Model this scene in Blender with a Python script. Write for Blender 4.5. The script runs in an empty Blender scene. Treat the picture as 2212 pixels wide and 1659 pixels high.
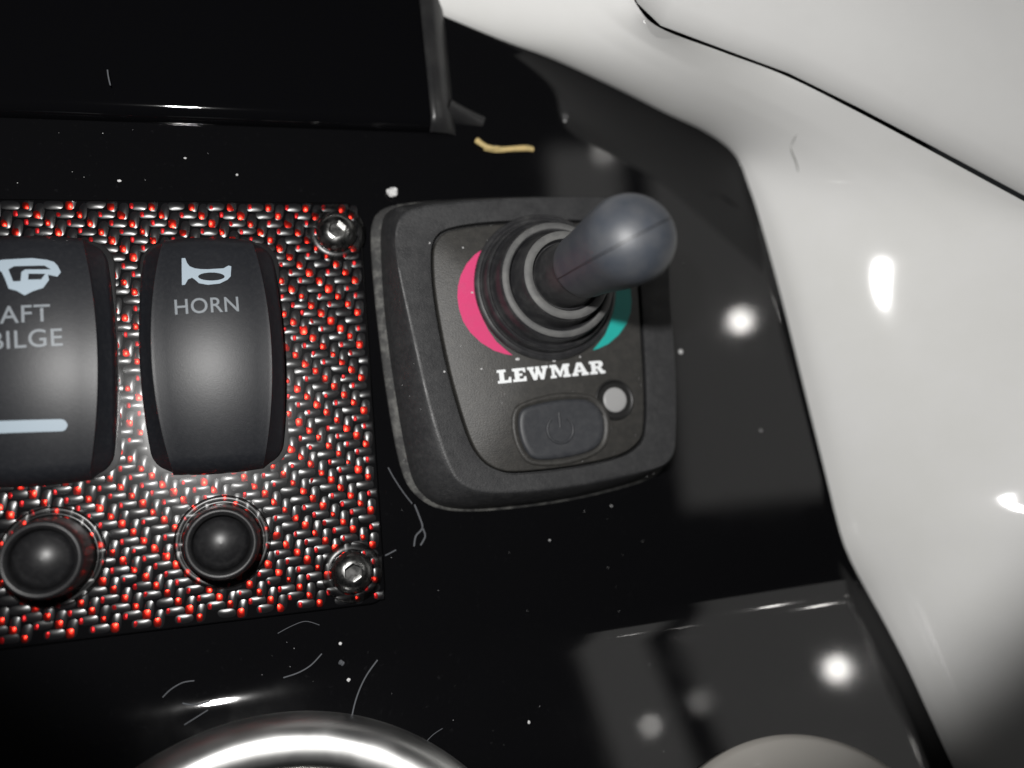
import bpy, bmesh, math, random
import numpy as np
from mathutils import Vector, Matrix

# ------------------------------------------------------------------ camera, world, lights
sc = bpy.context.scene
S = 0.001                       # the script is written in millimetres on the dash plane
H = 168.0                       # lens height above the dash plane (mm)
FPX = 1870.0                    # focal length in pixels of a 2212 x 1659 frame
CX, CY = 1106.0, 829.5
def _n(v):
    v = np.array(v, float); return v / np.linalg.norm(v)
_nin = _n((-556, 250, FPX))
_xp = np.array((6204, -322, FPX), float); _xp = _n(_xp - _nin * (_xp @ _nin))
_zp = -_nin
_yp = np.cross(_zp, _xp)

def P(u, v, z=0.0):
    """photo pixel (2212 wide) -> point on the plane z (mm)"""
    d = np.array(((u - CX) / FPX, (v - CY) / FPX, 1.0))
    w = np.array((d @ _xp, d @ _yp, d @ _zp))
    return np.array((0, 0, H)) + w * ((z - H) / w[2])

cd = bpy.data.cameras.new('camera')
cam = bpy.data.objects.new('camera', cd)
sc.collection.objects.link(cam)
right = Vector((_xp[0], _yp[0], _zp[0])); up = -Vector((_xp[1], _yp[1], _zp[1])); back = -Vector((_xp[2], _yp[2], _zp[2]))
M3 = Matrix((right, up, back)).transposed()
cam.matrix_world = Matrix.Translation((0, 0, H * S)) @ M3.to_4x4()
cd.sensor_width = 36.0
cd.lens = FPX / 2212.0 * 36.0
cd.clip_start = 0.005
cd.clip_end = 50
cd.dof.use_dof = True
cd.dof.focus_distance = 0.158
cd.dof.aperture_fstop = 6.0
sc.camera = cam

world = bpy.data.worlds.new('World'); sc.world = world; world.use_nodes = True
bg = world.node_tree.nodes['Background']
bg.inputs[0].default_value = (0.9, 0.95, 1.0, 1); bg.inputs[1].default_value = 0.012

sc.view_settings.view_transform = 'Standard'
sc.view_settings.look = 'None'
sc.view_settings.exposure = 0.0
sc.view_settings.gamma = 1.0
sc.cycles.use_denoising = True
sc.cycles.max_bounces = 8

def aim(o, target):
    d = (Vector(target) - o.location).normalized()
    o.rotation_euler = d.to_track_quat('-Z', 'Y').to_euler()

# the camera's flash, up and to the left of the lens
fl = bpy.data.lights.new('camera_flash', 'SPOT')
fl.energy = 1.45; fl.color = (1.0, 0.985, 0.965)
fl.shadow_soft_size = 0.0042
fl.spot_size = math.radians(89); fl.spot_blend = 0.26
flash = bpy.data.objects.new('camera_flash', fl); sc.collection.objects.link(flash)
flash.location = Vector((-18, 32, H + 4)) * S
aim(flash, Vector(P(1000, 250, 0)) * S)

# two unseen area lamps added overhead, mirrored as pale bands in the gloss
def band_lamp(name, loc, target, sx, sy, e):
    l = bpy.data.lights.new(name, 'AREA'); l.shape = 'RECTANGLE'; l.size = sx; l.size_y = sy; l.energy = e
    l.color = (1.0, 0.98, 0.95)
    o = bpy.data.objects.new(name, l); sc.collection.objects.link(o); o.location = loc; aim(o, target)
    return o

band_lamp('gloss_band_lamp', (0.372, 0.245, 0.70), (0.372, 0.245, 0.0), 0.085, 0.23, 0.045)
band_lamp('gloss_band_lamp', (0.600, 0.160, 0.70), (0.600, 0.160, 0.0), 0.300, 0.42, 0.250)
# small unseen point lamps added overhead to make glints in the gloss
def glint_lamp(x, y, r, w):
    l = bpy.data.lights.new('glint_lamp', 'POINT'); l.energy = w; l.shadow_soft_size = r; l.color = (1.0, 0.97, 0.93)
    o = bpy.data.objects.new('glint_lamp', l); sc.collection.objects.link(o); o.location = (x, y, 0.69)
glint_lamp(0.541, 0.156, 0.008, 0.20); glint_lamp(0.622, 0.262, 0.009, 0.24)
glint_lamp(0.392, 0.352, 0.004, 0.020); glint_lamp(0.464, 0.352, 0.004, 0.018)
glint_lamp(0.377, 0.236, 0.003, 0.022); glint_lamp(0.442, 0.252, 0.003, 0.014)

# ------------------------------------------------------------------ helpers
C = sc.collection
rnd = random.Random(7)

def mesh_obj(name, verts, faces, mat, parent=None, smooth=True, mats=None, fmat=None, sharp=None):
    me = bpy.data.meshes.new(name)
    me.from_pydata([tuple(float(c) * S for c in v) for v in verts], [], [tuple(int(i) for i in f) for f in faces])
    me.materials.append(mat)
    if smooth:
        me.polygons.foreach_set('use_smooth', [True] * len(me.polygons))
    if sharp is not None and smooth:
        me.set_sharp_from_angle(angle=math.radians(sharp))
    me.update()
    o = bpy.data.objects.new(name, me); C.objects.link(o)
    if parent: o.parent = parent
    return o

def thing(name, label, cat, loc=(0, 0, 0), group=None):
    o = bpy.data.objects.new(name, None); C.objects.link(o); o.location = Vector(loc) * S
    o.empty_display_size = 0.01
    o['label'] = label; o['category'] = cat
    if group: o['group'] = group
    return o

def tag(o, label, cat=None, group=None, kind=None):
    o['label'] = label
    if cat: o['category'] = cat
    if group: o['group'] = group
    if kind: o['kind'] = kind
    return o

def lathe(profile, n=64, cx=0, cy=0, z0=0):
    """profile [(r, z)] about a vertical axis"""
    V, F = [], []
    m = len(profile)
    for r, z in profile:
        for k in range(n):
            a = 2 * math.pi * k / n
            V.append((cx + r * math.cos(a), cy + r * math.sin(a), z0 + z))
    for i in range(m - 1):
        for k in range(n):
            k2 = (k + 1) % n
            F.append((i * n + k, i * n + k2, (i + 1) * n + k2, (i + 1) * n + k))
    if profile[-1][0] < 0.02: pass
    return V, F

def chaikin(pts, it=3):
    pts = [np.array(p, float) for p in pts]
    for _ in range(it):
        q = []
        for i in range(len(pts)):
            a, b = pts[i], pts[(i + 1) % len(pts)]
            q += [a * .75 + b * .25, a * .25 + b * .75]
        pts = q
    return pts

def polar(pts, c, n=160):
    """resample a star-shaped closed outline at n equal angles about c"""
    pts = np.array([p[:2] for p in pts]); rel = pts - np.array(c)
    ang = np.unwrap(np.arctan2(rel[:, 1], rel[:, 0]))
    if ang[-1] < ang[0]: rel = rel[::-1]; ang = np.unwrap(np.arctan2(rel[:, 1], rel[:, 0]))
    rad = np.hypot(rel[:, 0], rel[:, 1])
    ang = np.concatenate((ang - 2 * math.pi, ang, ang + 2 * math.pi)); rad = np.tile(rad, 3)
    o = np.argsort(ang)
    t = np.arange(n) * 2 * math.pi / n
    r = np.interp(t, ang[o], rad[o])
    return np.stack((c[0] + r * np.cos(t), c[1] + r * np.sin(t)), 1)

def rings_mesh(rings, close_top=True, close_bottom=False):
    V, F = [], []
    n = len(rings[0])
    for r in rings: V += [tuple(p) for p in r]
    for i in range(len(rings) - 1):
        for k in range(n):
            k2 = (k + 1) % n
            F.append((i * n + k, i * n + k2, (i + 1) * n + k2, (i + 1) * n + k))
    if close_top:
        V.append(tuple(np.mean(np.array(rings[-1]), 0))); c = len(V) - 1; b = (len(rings) - 1) * n
        for k in range(n): F.append((b + k, b + (k + 1) % n, c))
    if close_bottom:
        V.append(tuple(np.mean(np.array(rings[0]), 0))); c = len(V) - 1
        for k in range(n): F.append(((k + 1) % n, k, c))
    return V, F

def at_z(ring, z):
    return [(p[0], p[1], z) for p in ring]

def flat_shape(name, loops, mat, parent, zfun, thick=0.0):
    """2-D outlines (mm, plane coords, holes included) filled and laid on zfun(x, y)"""
    cu = bpy.data.curves.new(name, 'CURVE'); cu.dimensions = '2D'; cu.fill_mode = 'BOTH'
    for lp in loops:
        sp = cu.splines.new('POLY'); sp.points.add(len(lp) - 1)
        for i, p in enumerate(lp): sp.points[i].co = (p[0], p[1], 0, 1)
        sp.use_cyclic_u = True
    tmp = bpy.data.objects.new('tmp', cu); C.objects.link(tmp)
    bpy.context.view_layer.update()
    me = bpy.data.meshes.new_from_object(tmp.evaluated_get(bpy.context.evaluated_depsgraph_get()))
    bpy.data.objects.remove(tmp); bpy.data.curves.remove(cu)
    return finish_flat(name, me, mat, parent, zfun)

def finish_flat(name, me, mat, parent, zfun):
    bm = bmesh.new(); bm.from_mesh(me)
    bmesh.ops.triangulate(bm, faces=bm.faces[:])
    for _ in range(4):
        es = [e for e in bm.edges if e.calc_length() > 0.9]
        if not es: break
        bmesh.ops.subdivide_edges(bm, edges=es, cuts=1)
        bmesh.ops.triangulate(bm, faces=bm.faces[:])
    for v in bm.verts:
        v.co = (v.co.x * S, v.co.y * S, zfun(v.co.x, v.co.y) * S)
    for f in bm.faces:
        f.normal_update()
        if f.normal.z < 0: f.normal_flip()
    bm.to_mesh(me); bm.free()
    me.materials.clear(); me.materials.append(mat); me.name = name
    o = bpy.data.objects.new(name, me); C.objects.link(o)
    if parent: o.parent = parent
    return o

def text_shape(name, body, size, cx, cy, mat, parent, zfun, sx=1.0, offset=0.0, ang=0.0):
    cu = bpy.data.curves.new(name, 'FONT'); cu.body = body; cu.size = size; cu.align_x = 'CENTER'; cu.align_y = 'CENTER'
    cu.offset = offset; cu.space_character = 1.06
    tmp = bpy.data.objects.new('tmp', cu); C.objects.link(tmp)
    bpy.context.view_layer.update()
    me = bpy.data.meshes.new_from_object(tmp.evaluated_get(bpy.context.evaluated_depsgraph_get()))
    bpy.data.objects.remove(tmp); bpy.data.curves.remove(cu)
    ca, sa = math.cos(ang), math.sin(ang)
    for v in me.vertices:
        x, y = v.co.x * sx, v.co.y
        v.co = (cx + x * ca - y * sa, cy + x * sa + y * ca, 0)
    return finish_flat(name, me, mat, parent, zfun)

# ------------------------------------------------------------------ materials
def mat(name, col, rough=0.5, metal=0.0, spec=0.5, noise=None, bump=None, coat=0.0, coat_rough=0.05, rough_var=None, ior=1.5, aniso=0.0):
    """noise=(scale, other colour, contrast low, high)  bump=(scale, strength)"""
    m = bpy.data.materials.new(name); m.use_nodes = True
    nt = m.node_tree; b = nt.nodes['Principled BSDF']
    b.inputs['Base Color'].default_value = (*col, 1); b.inputs['Roughness'].default_value = rough
    b.inputs['Metallic'].default_value = metal; b.inputs['IOR'].default_value = ior
    b.inputs['Specular IOR Level'].default_value = spec
    b.inputs['Coat Weight'].default_value = coat; b.inputs['Coat Roughness'].default_value = coat_rough
    b.inputs['Anisotropic'].default_value = aniso
    tc = nt.nodes.new('ShaderNodeTexCoord')
    if noise:
        nz = nt.nodes.new('ShaderNodeTexNoise'); nz.inputs['Scale'].default_value = noise[0]; nz.inputs['Detail'].default_value = 6
        nz.inputs['Roughness'].default_value = 0.65
        nt.links.new(tc.outputs['Object'], nz.inputs['Vector'])
        r = nt.nodes.new('ShaderNodeValToRGB'); r.color_ramp.elements[0].position = noise[2]; r.color_ramp.elements[1].position = noise[3]
        r.color_ramp.elements[0].color = (*col, 1); r.color_ramp.elements[1].color = (*noise[1], 1)
        nt.links.new(nz.outputs['Fac'], r.inputs['Fac']); nt.links.new(r.outputs['Color'], b.inputs['Base Color'])
    if rough_var:
        nz2 = nt.nodes.new('ShaderNodeTexNoise'); nz2.inputs['Scale'].default_value = rough_var[0]; nz2.inputs['Detail'].default_value = 5
        nt.links.new(tc.outputs['Object'], nz2.inputs['Vector'])
        mr = nt.nodes.new('ShaderNodeMapRange'); mr.inputs['From Min'].default_value = 0.35; mr.inputs['From Max'].default_value = 0.7
        mr.inputs['To Min'].default_value = rough; mr.inputs['To Max'].default_value = rough_var[1]
        nt.links.new(nz2.outputs['Fac'], mr.inputs['Value']); nt.links.new(mr.outputs['Result'], b.inputs['Roughness'])
    if bump:
        nz3 = nt.nodes.new('ShaderNodeTexNoise'); nz3.inputs['Scale'].default_value = bump[0]; nz3.inputs['Detail'].default_value = 3
        nt.links.new(tc.outputs['Object'], nz3.inputs['Vector'])
        bp = nt.nodes.new('ShaderNodeBump'); bp.inputs['Strength'].default_value = bump[1]; bp.inputs['Distance'].default_value = 0.0002
        nt.links.new(nz3.outputs['Fac'], bp.inputs['Height']); nt.links.new(bp.outputs['Normal'], b.inputs['Normal'])
    return m

M = {}
M['gloss_black'] = mat('gloss_black_gelcoat', (0.0035, 0.0035, 0.004), 0.035, rough_var=(60, 0.085), noise=(900, (0.012, 0.012, 0.013), 0.62, 0.8))
M['white_gel'] = mat('white_gelcoat', (0.78, 0.78, 0.77), 0.06, noise=(25, (0.74, 0.74, 0.72), 0.4, 0.7))
M['white_satin'] = mat('white_satin_gelcoat', (0.80, 0.80, 0.79), 0.38, noise=(25, (0.76, 0.76, 0.75), 0.4, 0.7))
M['abs'] = mat('dusty_black_abs', (0.021, 0.0215, 0.023), 0.42, noise=(1100, (0.040, 0.040, 0.041), 0.42, 0.82), bump=(2600, 0.25), rough_var=(300, 0.6))
M['abs_face'] = mat('dusty_black_face', (0.030, 0.029, 0.027), 0.5, noise=(800, (0.055, 0.052, 0.047), 0.42, 0.85), bump=(3200, 0.3))
M['gasket'] = mat('dusty_gasket', (0.025, 0.025, 0.025), 0.7, noise=(500, (0.14, 0.14, 0.13), 0.45, 0.75), bump=(1500, 0.6))
M['rubber'] = mat('knob_rubber', (0.042, 0.049, 0.062), 0.5, spec=0.75, noise=(260, (0.075, 0.078, 0.085), 0.4, 0.8), bump=(1800, 0.12))
M['bellows'] = mat('bellows_rubber', (0.022, 0.022, 0.024), 0.45, noise=(300, (0.06, 0.06, 0.06), 0.45, 0.8))
M['band'] = mat('dusty_pleat', (0.09, 0.09, 0.09), 0.6, noise=(260, (0.15, 0.15, 0.145), 0.4, 0.75))
M['seam'] = mat('seam_dark', (0.006, 0.006, 0.007), 0.5)
M['pink'] = mat('pink_print', (0.66, 0.045, 0.17), 0.45, noise=(500, (0.60, 0.055, 0.17), 0.45, 0.75))
M['teal'] = mat('teal_print', (0.008, 0.38, 0.34), 0.45)
M['white_print'] = mat('white_print', (0.85, 0.87, 0.88), 0.5)
M['led'] = mat('grey_lens', (0.34, 0.34, 0.34), 0.35)
M['led_ring'] = mat('lens_ring', (0.008, 0.008, 0.008), 0.4)
M['switch'] = mat('switch_black', (0.010, 0.011, 0.014), 0.44, spec=0.46, noise=(1400, (0.019, 0.020, 0.023), 0.45, 0.8), bump=(5200, 0.10))
M['switch_side'] = mat('switch_frame', (0.010, 0.010, 0.011), 0.55, spec=0.2)
M['legend'] = mat('legend_pale', (0.34, 0.41, 0.47), 0.5)
M['legend_dim'] = mat('legend_dim', (0.20, 0.22, 0.24), 0.5)
M['resin'] = mat('dark_resin', (0.0025, 0.0025, 0.003), 0.6, spec=0.0)
M['carbon'] = mat('carbon_tow', (0.006, 0.006, 0.007), 0.28, spec=0.60, ior=1.5)
M['carbon_low'] = mat('carbon_tow_low', (0.008, 0.008, 0.009), 0.4, spec=0.3)
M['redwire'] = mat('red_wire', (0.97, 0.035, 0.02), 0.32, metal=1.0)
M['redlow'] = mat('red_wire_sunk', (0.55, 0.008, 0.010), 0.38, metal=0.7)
M['steel'] = mat('dark_steel', (0.22, 0.22, 0.215), 0.22, metal=1.0, rough_var=(900, 0.35))
M['chrome'] = mat('chrome', (0.82, 0.82, 0.81), 0.30, metal=1.0, rough_var=(120, 0.40))
M['pale_cap'] = mat('pale_gloss_cap', (0.42, 0.40, 0.37), 0.08)
M['polished'] = mat('polished_metal', (0.74, 0.71, 0.67), 0.05, metal=1.0)
M['button'] = mat('button_rubber', (0.028, 0.030, 0.035), 0.5, noise=(700, (0.048, 0.05, 0.054), 0.42, 0.8))
M['boot'] = mat('breaker_boot', (0.010, 0.010, 0.011), 0.40, noise=(900, (0.022, 0.022, 0.023), 0.45, 0.8))
M['boot_tip'] = mat('breaker_tip', (0.05, 0.052, 0.058), 0.30)
M['trim'] = mat('grey_trim', (0.014, 0.014, 0.015), 0.35, noise=(200, (0.026, 0.026, 0.026), 0.4, 0.7))
M['screen'] = mat('screen_black', (0.0025, 0.0025, 0.003), 0.045)
M['dust'] = mat('pale_dust', (0.62, 0.62, 0.62), 0.9)
M['lint'] = mat('grey_lint', (0.085, 0.09, 0.10), 0.8)
M['straw'] = mat('dry_straw', (0.62, 0.46, 0.20), 0.6, noise=(900, (0.45, 0.36, 0.16), 0.4, 0.7))
M['scuff'] = mat('grey_scuff', (0.30, 0.30, 0.29), 0.8)
M['dial'] = mat('dial_black', (0.01, 0.01, 0.01), 0.4)
M['glass'] = mat('dial_lens', (0.02, 0.02, 0.02), 0.05)

def clear_mat(name, rough, tint=1.0, bump=None, ior=1.5):
    m = bpy.data.materials.new(name); m.use_nodes = True; nt = m.node_tree
    for n in list(nt.nodes): nt.nodes.remove(n)
    out = nt.nodes.new('ShaderNodeOutputMaterial'); mx = nt.nodes.new('ShaderNodeMixShader')
    tr = nt.nodes.new('ShaderNodeBsdfTransparent'); tr.inputs[0].default_value = (tint, tint, tint, 1)
    gl = nt.nodes.new('ShaderNodeBsdfGlossy'); gl.inputs['Roughness'].default_value = rough
    fr = nt.nodes.new('ShaderNodeFresnel'); fr.inputs['IOR'].default_value = ior
    nt.links.new(fr.outputs[0], mx.inputs[0]); nt.links.new(tr.outputs[0], mx.inputs[1]); nt.links.new(gl.outputs[0], mx.inputs[2])
    nt.links.new(mx.outputs[0], out.inputs[0])
    if bump:
        tc = nt.nodes.new('ShaderNodeTexCoord'); nz = nt.nodes.new('ShaderNodeTexNoise'); nz.inputs['Scale'].default_value = bump[0]
        nt.links.new(tc.outputs['Object'], nz.inputs['Vector'])
        bp = nt.nodes.new('ShaderNodeBump'); bp.inputs['Strength'].default_value = bump[1]; bp.inputs['Distance'].default_value = 0.0002
        nt.links.new(nz.outputs['Fac'], bp.inputs['Height']); nt.links.new(bp.outputs['Normal'], gl.inputs['Normal'])
    return m
M['clear'] = clear_mat('clear_lacquer', 0.15, 1.0, (120, 0.45))
M['clear_boot'] = clear_mat('clear_rubber', 0.30, 0.55, None, 1.5)

# ------------------------------------------------------------------ the dash moulding
LB0, LB1 = P(0, 1535)[:2], P(1710, 1272)[:2]          # crease where the lower dash turns up
_ld = _n(LB1 - LB0); _ln = np.array((_ld[1], -_ld[0]))  # points away from the flat (towards -y)
SLOPE = math.tan(math.radians(20)); RC = 20.0
def cove(d, r, slope):
    """flat for d<0, circular-ish cove, then straight ramp"""
    th = math.atan(slope); w = r * math.sin(th)
    d = np.asarray(d, float)
    a = np.clip(d, 0, w)
    return r - np.sqrt(r * r - a * a) + np.clip(d - w, 0, None) * slope
def z_low(x, y):
    d = (np.asarray(x) - LB0[0]) * _ln[0] + (np.asarray(y) - LB0[1]) * _ln[1]
    return cove(d + 1.6, RC, SLOPE)
EDGE_H, EDGE_W = 0.25, 2.0
Bpx = [(900, 10), (1080, 85), (1200, 130), (1330, 190), (1440, 245), (1515, 280), (1565, 312), (1595, 345), (1615, 395), (1640, 470),
       (1690, 650), (1740, 850), (1780, 1010), (1815, 1150), (1840, 1215), (1880, 1290), (1950, 1420), (2010, 1550), (2060, 1659), (2130, 1800)]
def solve(u, v, zf, dz=0.0):
    z = 0.0
    for _ in range(30):
        p = P(u, v, z); z = 0.5 * z + 0.5 * (float(zf(p[0], p[1])) + dz)
    return P(u, v, z)
B3 = np.array([solve(u, v, z_low, EDGE_H) for u, v in Bpx])
def catmull(A, per):
    A = np.array(A, float); out = []
    n = len(A)
    for i in range(n - 1):
        p0, p1, p2, p3 = A[max(i - 1, 0)], A[i], A[i + 1], A[min(i + 2, n - 1)]
        for k in range(per):
            t = k / per
            out.append(0.5 * (2 * p1 + (p2 - p0) * t + (2 * p0 - 5 * p1 + 4 * p2 - p3) * t * t + (3 * p1 - p0 - 3 * p2 + p3) * t ** 3))
    out.append(A[-1]); return np.array(out)
BF = catmull(B3, 8)
def edge_dist(x, y):
    """signed distance to the white edge, positive inside the black dash"""
    x = np.asarray(x, float); y = np.asarray(y, float)
    best = np.full(x.shape, 1e9); sg = np.zeros(x.shape)
    for i in range(len(BF) - 1):
        a, b = BF[i][:2], BF[i + 1][:2]; ab = b - a; L = ab @ ab
        t = np.clip(((x - a[0]) * ab[0] + (y - a[1]) * ab[1]) / L, 0, 1)
        dx = x - a[0] - t * ab[0]; dy = y - a[1] - t * ab[1]; d = np.hypot(dx, dy)
        s = (ab[0] * (y - a[1]) - ab[1] * (x - a[0]))
        m = d < best; best = np.where(m, d, best); sg = np.where(m, s, sg)
    return np.where(sg < 0, best, -best)
def z_dash(x, y):
    d = edge_dist(x, y)
    t = np.clip((EDGE_W - d) / EDGE_W, 0, 1)
    return z_low(x, y) + EDGE_H * t * t
xs = np.linspace(-75, 172, 380); ys = np.linspace(-95, 150, 380)
GX, GY = np.meshgrid(xs, ys)
GZ = z_dash(GX, GY)
GD = edge_dist(GX, GY)
GZ = np.where(GD < -1.0, GZ - np.clip(-GD - 1.0, 0, 6) * 1.2, GZ)      # tucks under the white moulding
V = np.stack((GX, GY, GZ), -1).reshape(-1, 3)
nx = len(xs); F = []
for j in range(len(ys) - 1):
    for i in range(nx - 1):
        F.append((j * nx + i, j * nx + i + 1, (j + 1) * nx + i + 1, (j + 1) * nx + i))
dash = mesh_obj('dash', V, F, M['gloss_black'])
tag(dash, 'glossy black moulded boat dash with dusty scratched surface', kind='structure')

# ------------------------------------------------------------------ white mouldings
Gpx = [(1200, -260, 16), (1345, -60, 20), (1375, 10, 22), (1425, 60, 24), (1560, 112, 26), (1700, 165, 28), (1850, 240, 31), (2000, 320, 34),
       (2212, 435, 38), (2420, 545, 42), (2560, 690, 46), (2620, 830, 48), (2640, 930, 49), (2640, 1010, 50), (2640, 1200, 50), (2640, 1400, 50),
       (2640, 1600, 50), (2640, 1760, 50), (2640, 1900, 50), (2640, 2080, 52)]
Gpx = [(u, v, z * 1.04) for u, v, z in Gpx]
G3 = np.array([P(u, v, z) for u, v, z in Gpx])
PER = 8
GF = catmull(G3, PER)
NS = 36
grid = np.zeros((len(BF), NS + 1, 3))
for i in range(len(BF)):
    b, g = BF[i], GF[i]
    row = i / PER
    for k in range(NS + 1):
        s = k / NS
        p = b * (1 - s) + g * s
        vr = _n(np.array((0, 0, H)) - p)
        ext = float(np.interp(row, (3, 11), (0.7, 1.0)))
        p = p + vr * 2.5 * ext * math.sin(math.pi * s ** 0.6)
        p = p + vr * 2.0 * math.exp(-((row - 10.2) / 1.8) ** 2 - ((s - 0.25) / 0.5) ** 2) * min(1.0, s / 0.06)
        grid[i, k] = p
for _ in range(100):                       # fair the moulding along its length, edges held
    sm = grid.copy(); sm[1:-1] = 0.25 * grid[:-2] + 0.5 * grid[1:-1] + 0.25 * grid[2:]
    wgt = np.clip(np.minimum(np.linspace(0, 1, NS + 1) / 0.5, (1 - np.linspace(0, 1, NS + 1)) / 0.3), 0, 1)[None, :, None]
    grid = grid * (1 - wgt) + sm * wgt
V, F = [], []
for i in range(len(BF)):
    row = i / PER; g = GF[i]
    for k in range(NS + 1):
        s = k / NS; p = grid[i, k]; vr = _n(np.array((0, 0, H)) - p)
        a = max(0.0, min(1.0, (s - 0.12) / 0.5)); a = a * a * (3 - 2 * a)
        p = p + vr * a * (0.9 * math.exp(-((row - 13.15 - 0.3 * s) / 0.45) ** 2) + 0.7 * math.exp(-((row - 15.1 - 0.2 * s) / 0.5) ** 2))
        V.append(p)
    V.append(g + np.array((2.0, 0.5, -9.0)))       # lip turned down into the joint
    V.append(g + np.array((3.0, 0.8, -22.0)))
w = NS + 3
run_on = _n(np.array((*(BF[0] - BF[1])[:2], 0.0))) * 150.0        # the mouldings carry on behind the display unit
V = [p + run_on for p in V[:w]] + V
for i in range(len(BF)):
    for k in range(w - 1):
        F.append((i * w + k, i * w + k + 1, (i + 1) * w + k + 1, (i + 1) * w + k))
F = [f[::-1] for f in F]
side = mesh_obj('side_moulding', V, F, M['white_gel'], sharp=50)
tag(side, 'glossy white gelcoat side moulding rising beside the black dash', kind='structure')

V, F = [], []
nrow = 9 * PER + 1
prof = [(t, 7.5 * (math.exp(-t / 6.0) - 1)) for t in (0, .4, .8, 1.3, 2, 2.8, 3.8, 5, 7, 9, 14, 20, 30, 42, 60, 80)]
for i in range(nrow):
    g = GF[i]; t = i / PER
    u, v, z = [np.interp(t, range(len(Gpx)), [q[j] for q in Gpx]) for j in range(3)]
    gap = float(np.interp(t, (0, 3, 5, 9), (0.1, 0.5, 0.75, 1.25)))
    g0 = P(u, v, z - float(np.interp(t, (0, 4, 9), (0.0, 0.2, 1.0))))
    far = P(u + 330, v - 620, z + 10)
    D = _n(far - g0)
    tang = _n(GF[min(i + 1, nrow)] - GF[max(i - 1, 0)])
    N = np.cross(tang, D); N = _n(N)
    if N[2] < 0: N = -N
    for (a, h) in prof: V.append(g0 + D * (a + gap) + N * h)
w = len(prof)
V = [p + run_on for p in V[:w]] + V
for i in range(nrow):
    for k in range(w - 1):
        F.append((i * w + k, (i + 1) * w + k, (i + 1) * w + k + 1, i * w + k + 1))
upper = mesh_obj('upper_moulding', V, F, M['white_satin'])
tag(upper, 'upper white gelcoat moulding beyond the dark joint line', kind='structure')

# ------------------------------------------------------------------ display housing (upper left)
dh = thing('display_unit', 'black glossy display unit with rounded grey right edge above the switches', 'display', P(480, 200)[:3])
def child(name, V, F, m, parent, **k):
    loc = np.array(parent.location) / S
    return mesh_obj(name, [np.array(v) - loc for v in V], F, m, parent, **k)
zt = 3.2
x0, x1 = -75.0, P(966, 240, 3)[0]
yb = P(480, 262, 2)[1]
# body: rounded lower edge (convex) swept along x
prof = [(yb + 0.2, -0.2)] + [(yb + 3.1 - 3.1 * math.cos(a), zt - 3.1 + 3.1 * math.sin(a)) for a in np.linspace(0, math.pi / 2, 14)] + [(yb + 90, zt)]
V, F = [], []
xsb = np.linspace(x0, x1 - 3.2, 12)
for x in xsb:
    for (y, z) in prof: V.append((x, y, z))
w = len(prof)
for i in range(len(xsb) - 1):
    for k in range(w - 1): F.append((i * w + k, (i + 1) * w + k, (i + 1) * w + k + 1, i * w + k + 1))
child('front_panel', V, F, M['screen'], dh)
# grey edge trim on the right: soft quarter-round running up
tp = [(-3.6, zt + 0.5), (-3.3, zt + 0.9), (-2.6, zt + 1.0), (-1.2, zt + 0.7), (0.4, zt - 0.2), (1.6, zt - 1.6), (2.2, zt - 3.4), (2.4, -0.2)]
V, F = [], []
yrow = [yb - 0.4, yb + 0.6, yb + 2, yb + 6, yb + 30, yb + 90]
for j, y in enumerate(yrow):
    sc_ = (0.35, 0.8, 1, 1, 1, 1)[j]
    for (x, z) in tp: V.append((x1 + x - 0.02 * (y - yb), y, z * sc_ if z > 0 else z))
w = len(tp)
for j in range(len(yrow) - 1):
    for k in range(w - 1): F.append((j * w + k, j * w + k + 1, (j + 1) * w + k + 1, (j + 1) * w + k))
child('edge_trim', V, F, M['trim'], dh)
# small flared foot of the trim
a = P(968, 236, 1.2); b = P(1046, 262, 0.3)
V, F = [], []
for t in np.linspace(0, 1, 8):
    c = a * (1 - t) + b * t; wd = 2.6 * (1 - 0.55 * t); hh = 3.0 * (1 - t) ** 1.5 + 0.5
    for k in range(7):
        an = math.pi * k / 6
        V.append((c[0] + wd * 0.35 * math.cos(an), c[1] + wd * math.cos(an) * 0.9, -0.1 + hh * math.sin(an)))
for i in range(7):
    for k in range(6): F.append((i * 7 + k, (i + 1) * 7 + k, (i + 1) * 7 + k + 1, i * 7 + k + 1))
child('trim_foot', V, F, M['trim'], dh)

# ------------------------------------------------------------------ woven switch panel
PX1, PY0, PY1 = P(804, 870)[0], P(400, 1353)[1], P(400, 437)[1]
PX0 = -62.0
sp = thing('switch_panel', 'black carbon fibre switch panel woven with shiny red thread', 'switch panel', (0.5 * (PX0 + PX1), 0.5 * (PY0 + PY1), 0))
def rrect(xa, xb, ya, yb_, r, n=6):
    o = []
    for cx, cy, a0 in ((xb - r, yb_ - r, 0), (xa + r, yb_ - r, 90), (xa + r, ya + r, 180), (xb - r, ya + r, 270)):
        for k in range(n + 1):
            a = math.radians(a0 + 90 * k / n); o.append((cx + r * math.cos(a), cy + r * math.sin(a)))
    return o
r0 = rrect(PX0, PX1, PY0, PY1, 3.0)
ri = rrect(PX0 + .3, PX1 - .3, PY0 + .3, PY1 - .3, 2.7)
ZP = 1.0
V, F = rings_mesh([at_z(r0, -0.05), at_z(r0, ZP - .25), at_z(ri, ZP)])
child('backing_sheet', V, F, M['resin'], sp, sharp=30)

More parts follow.
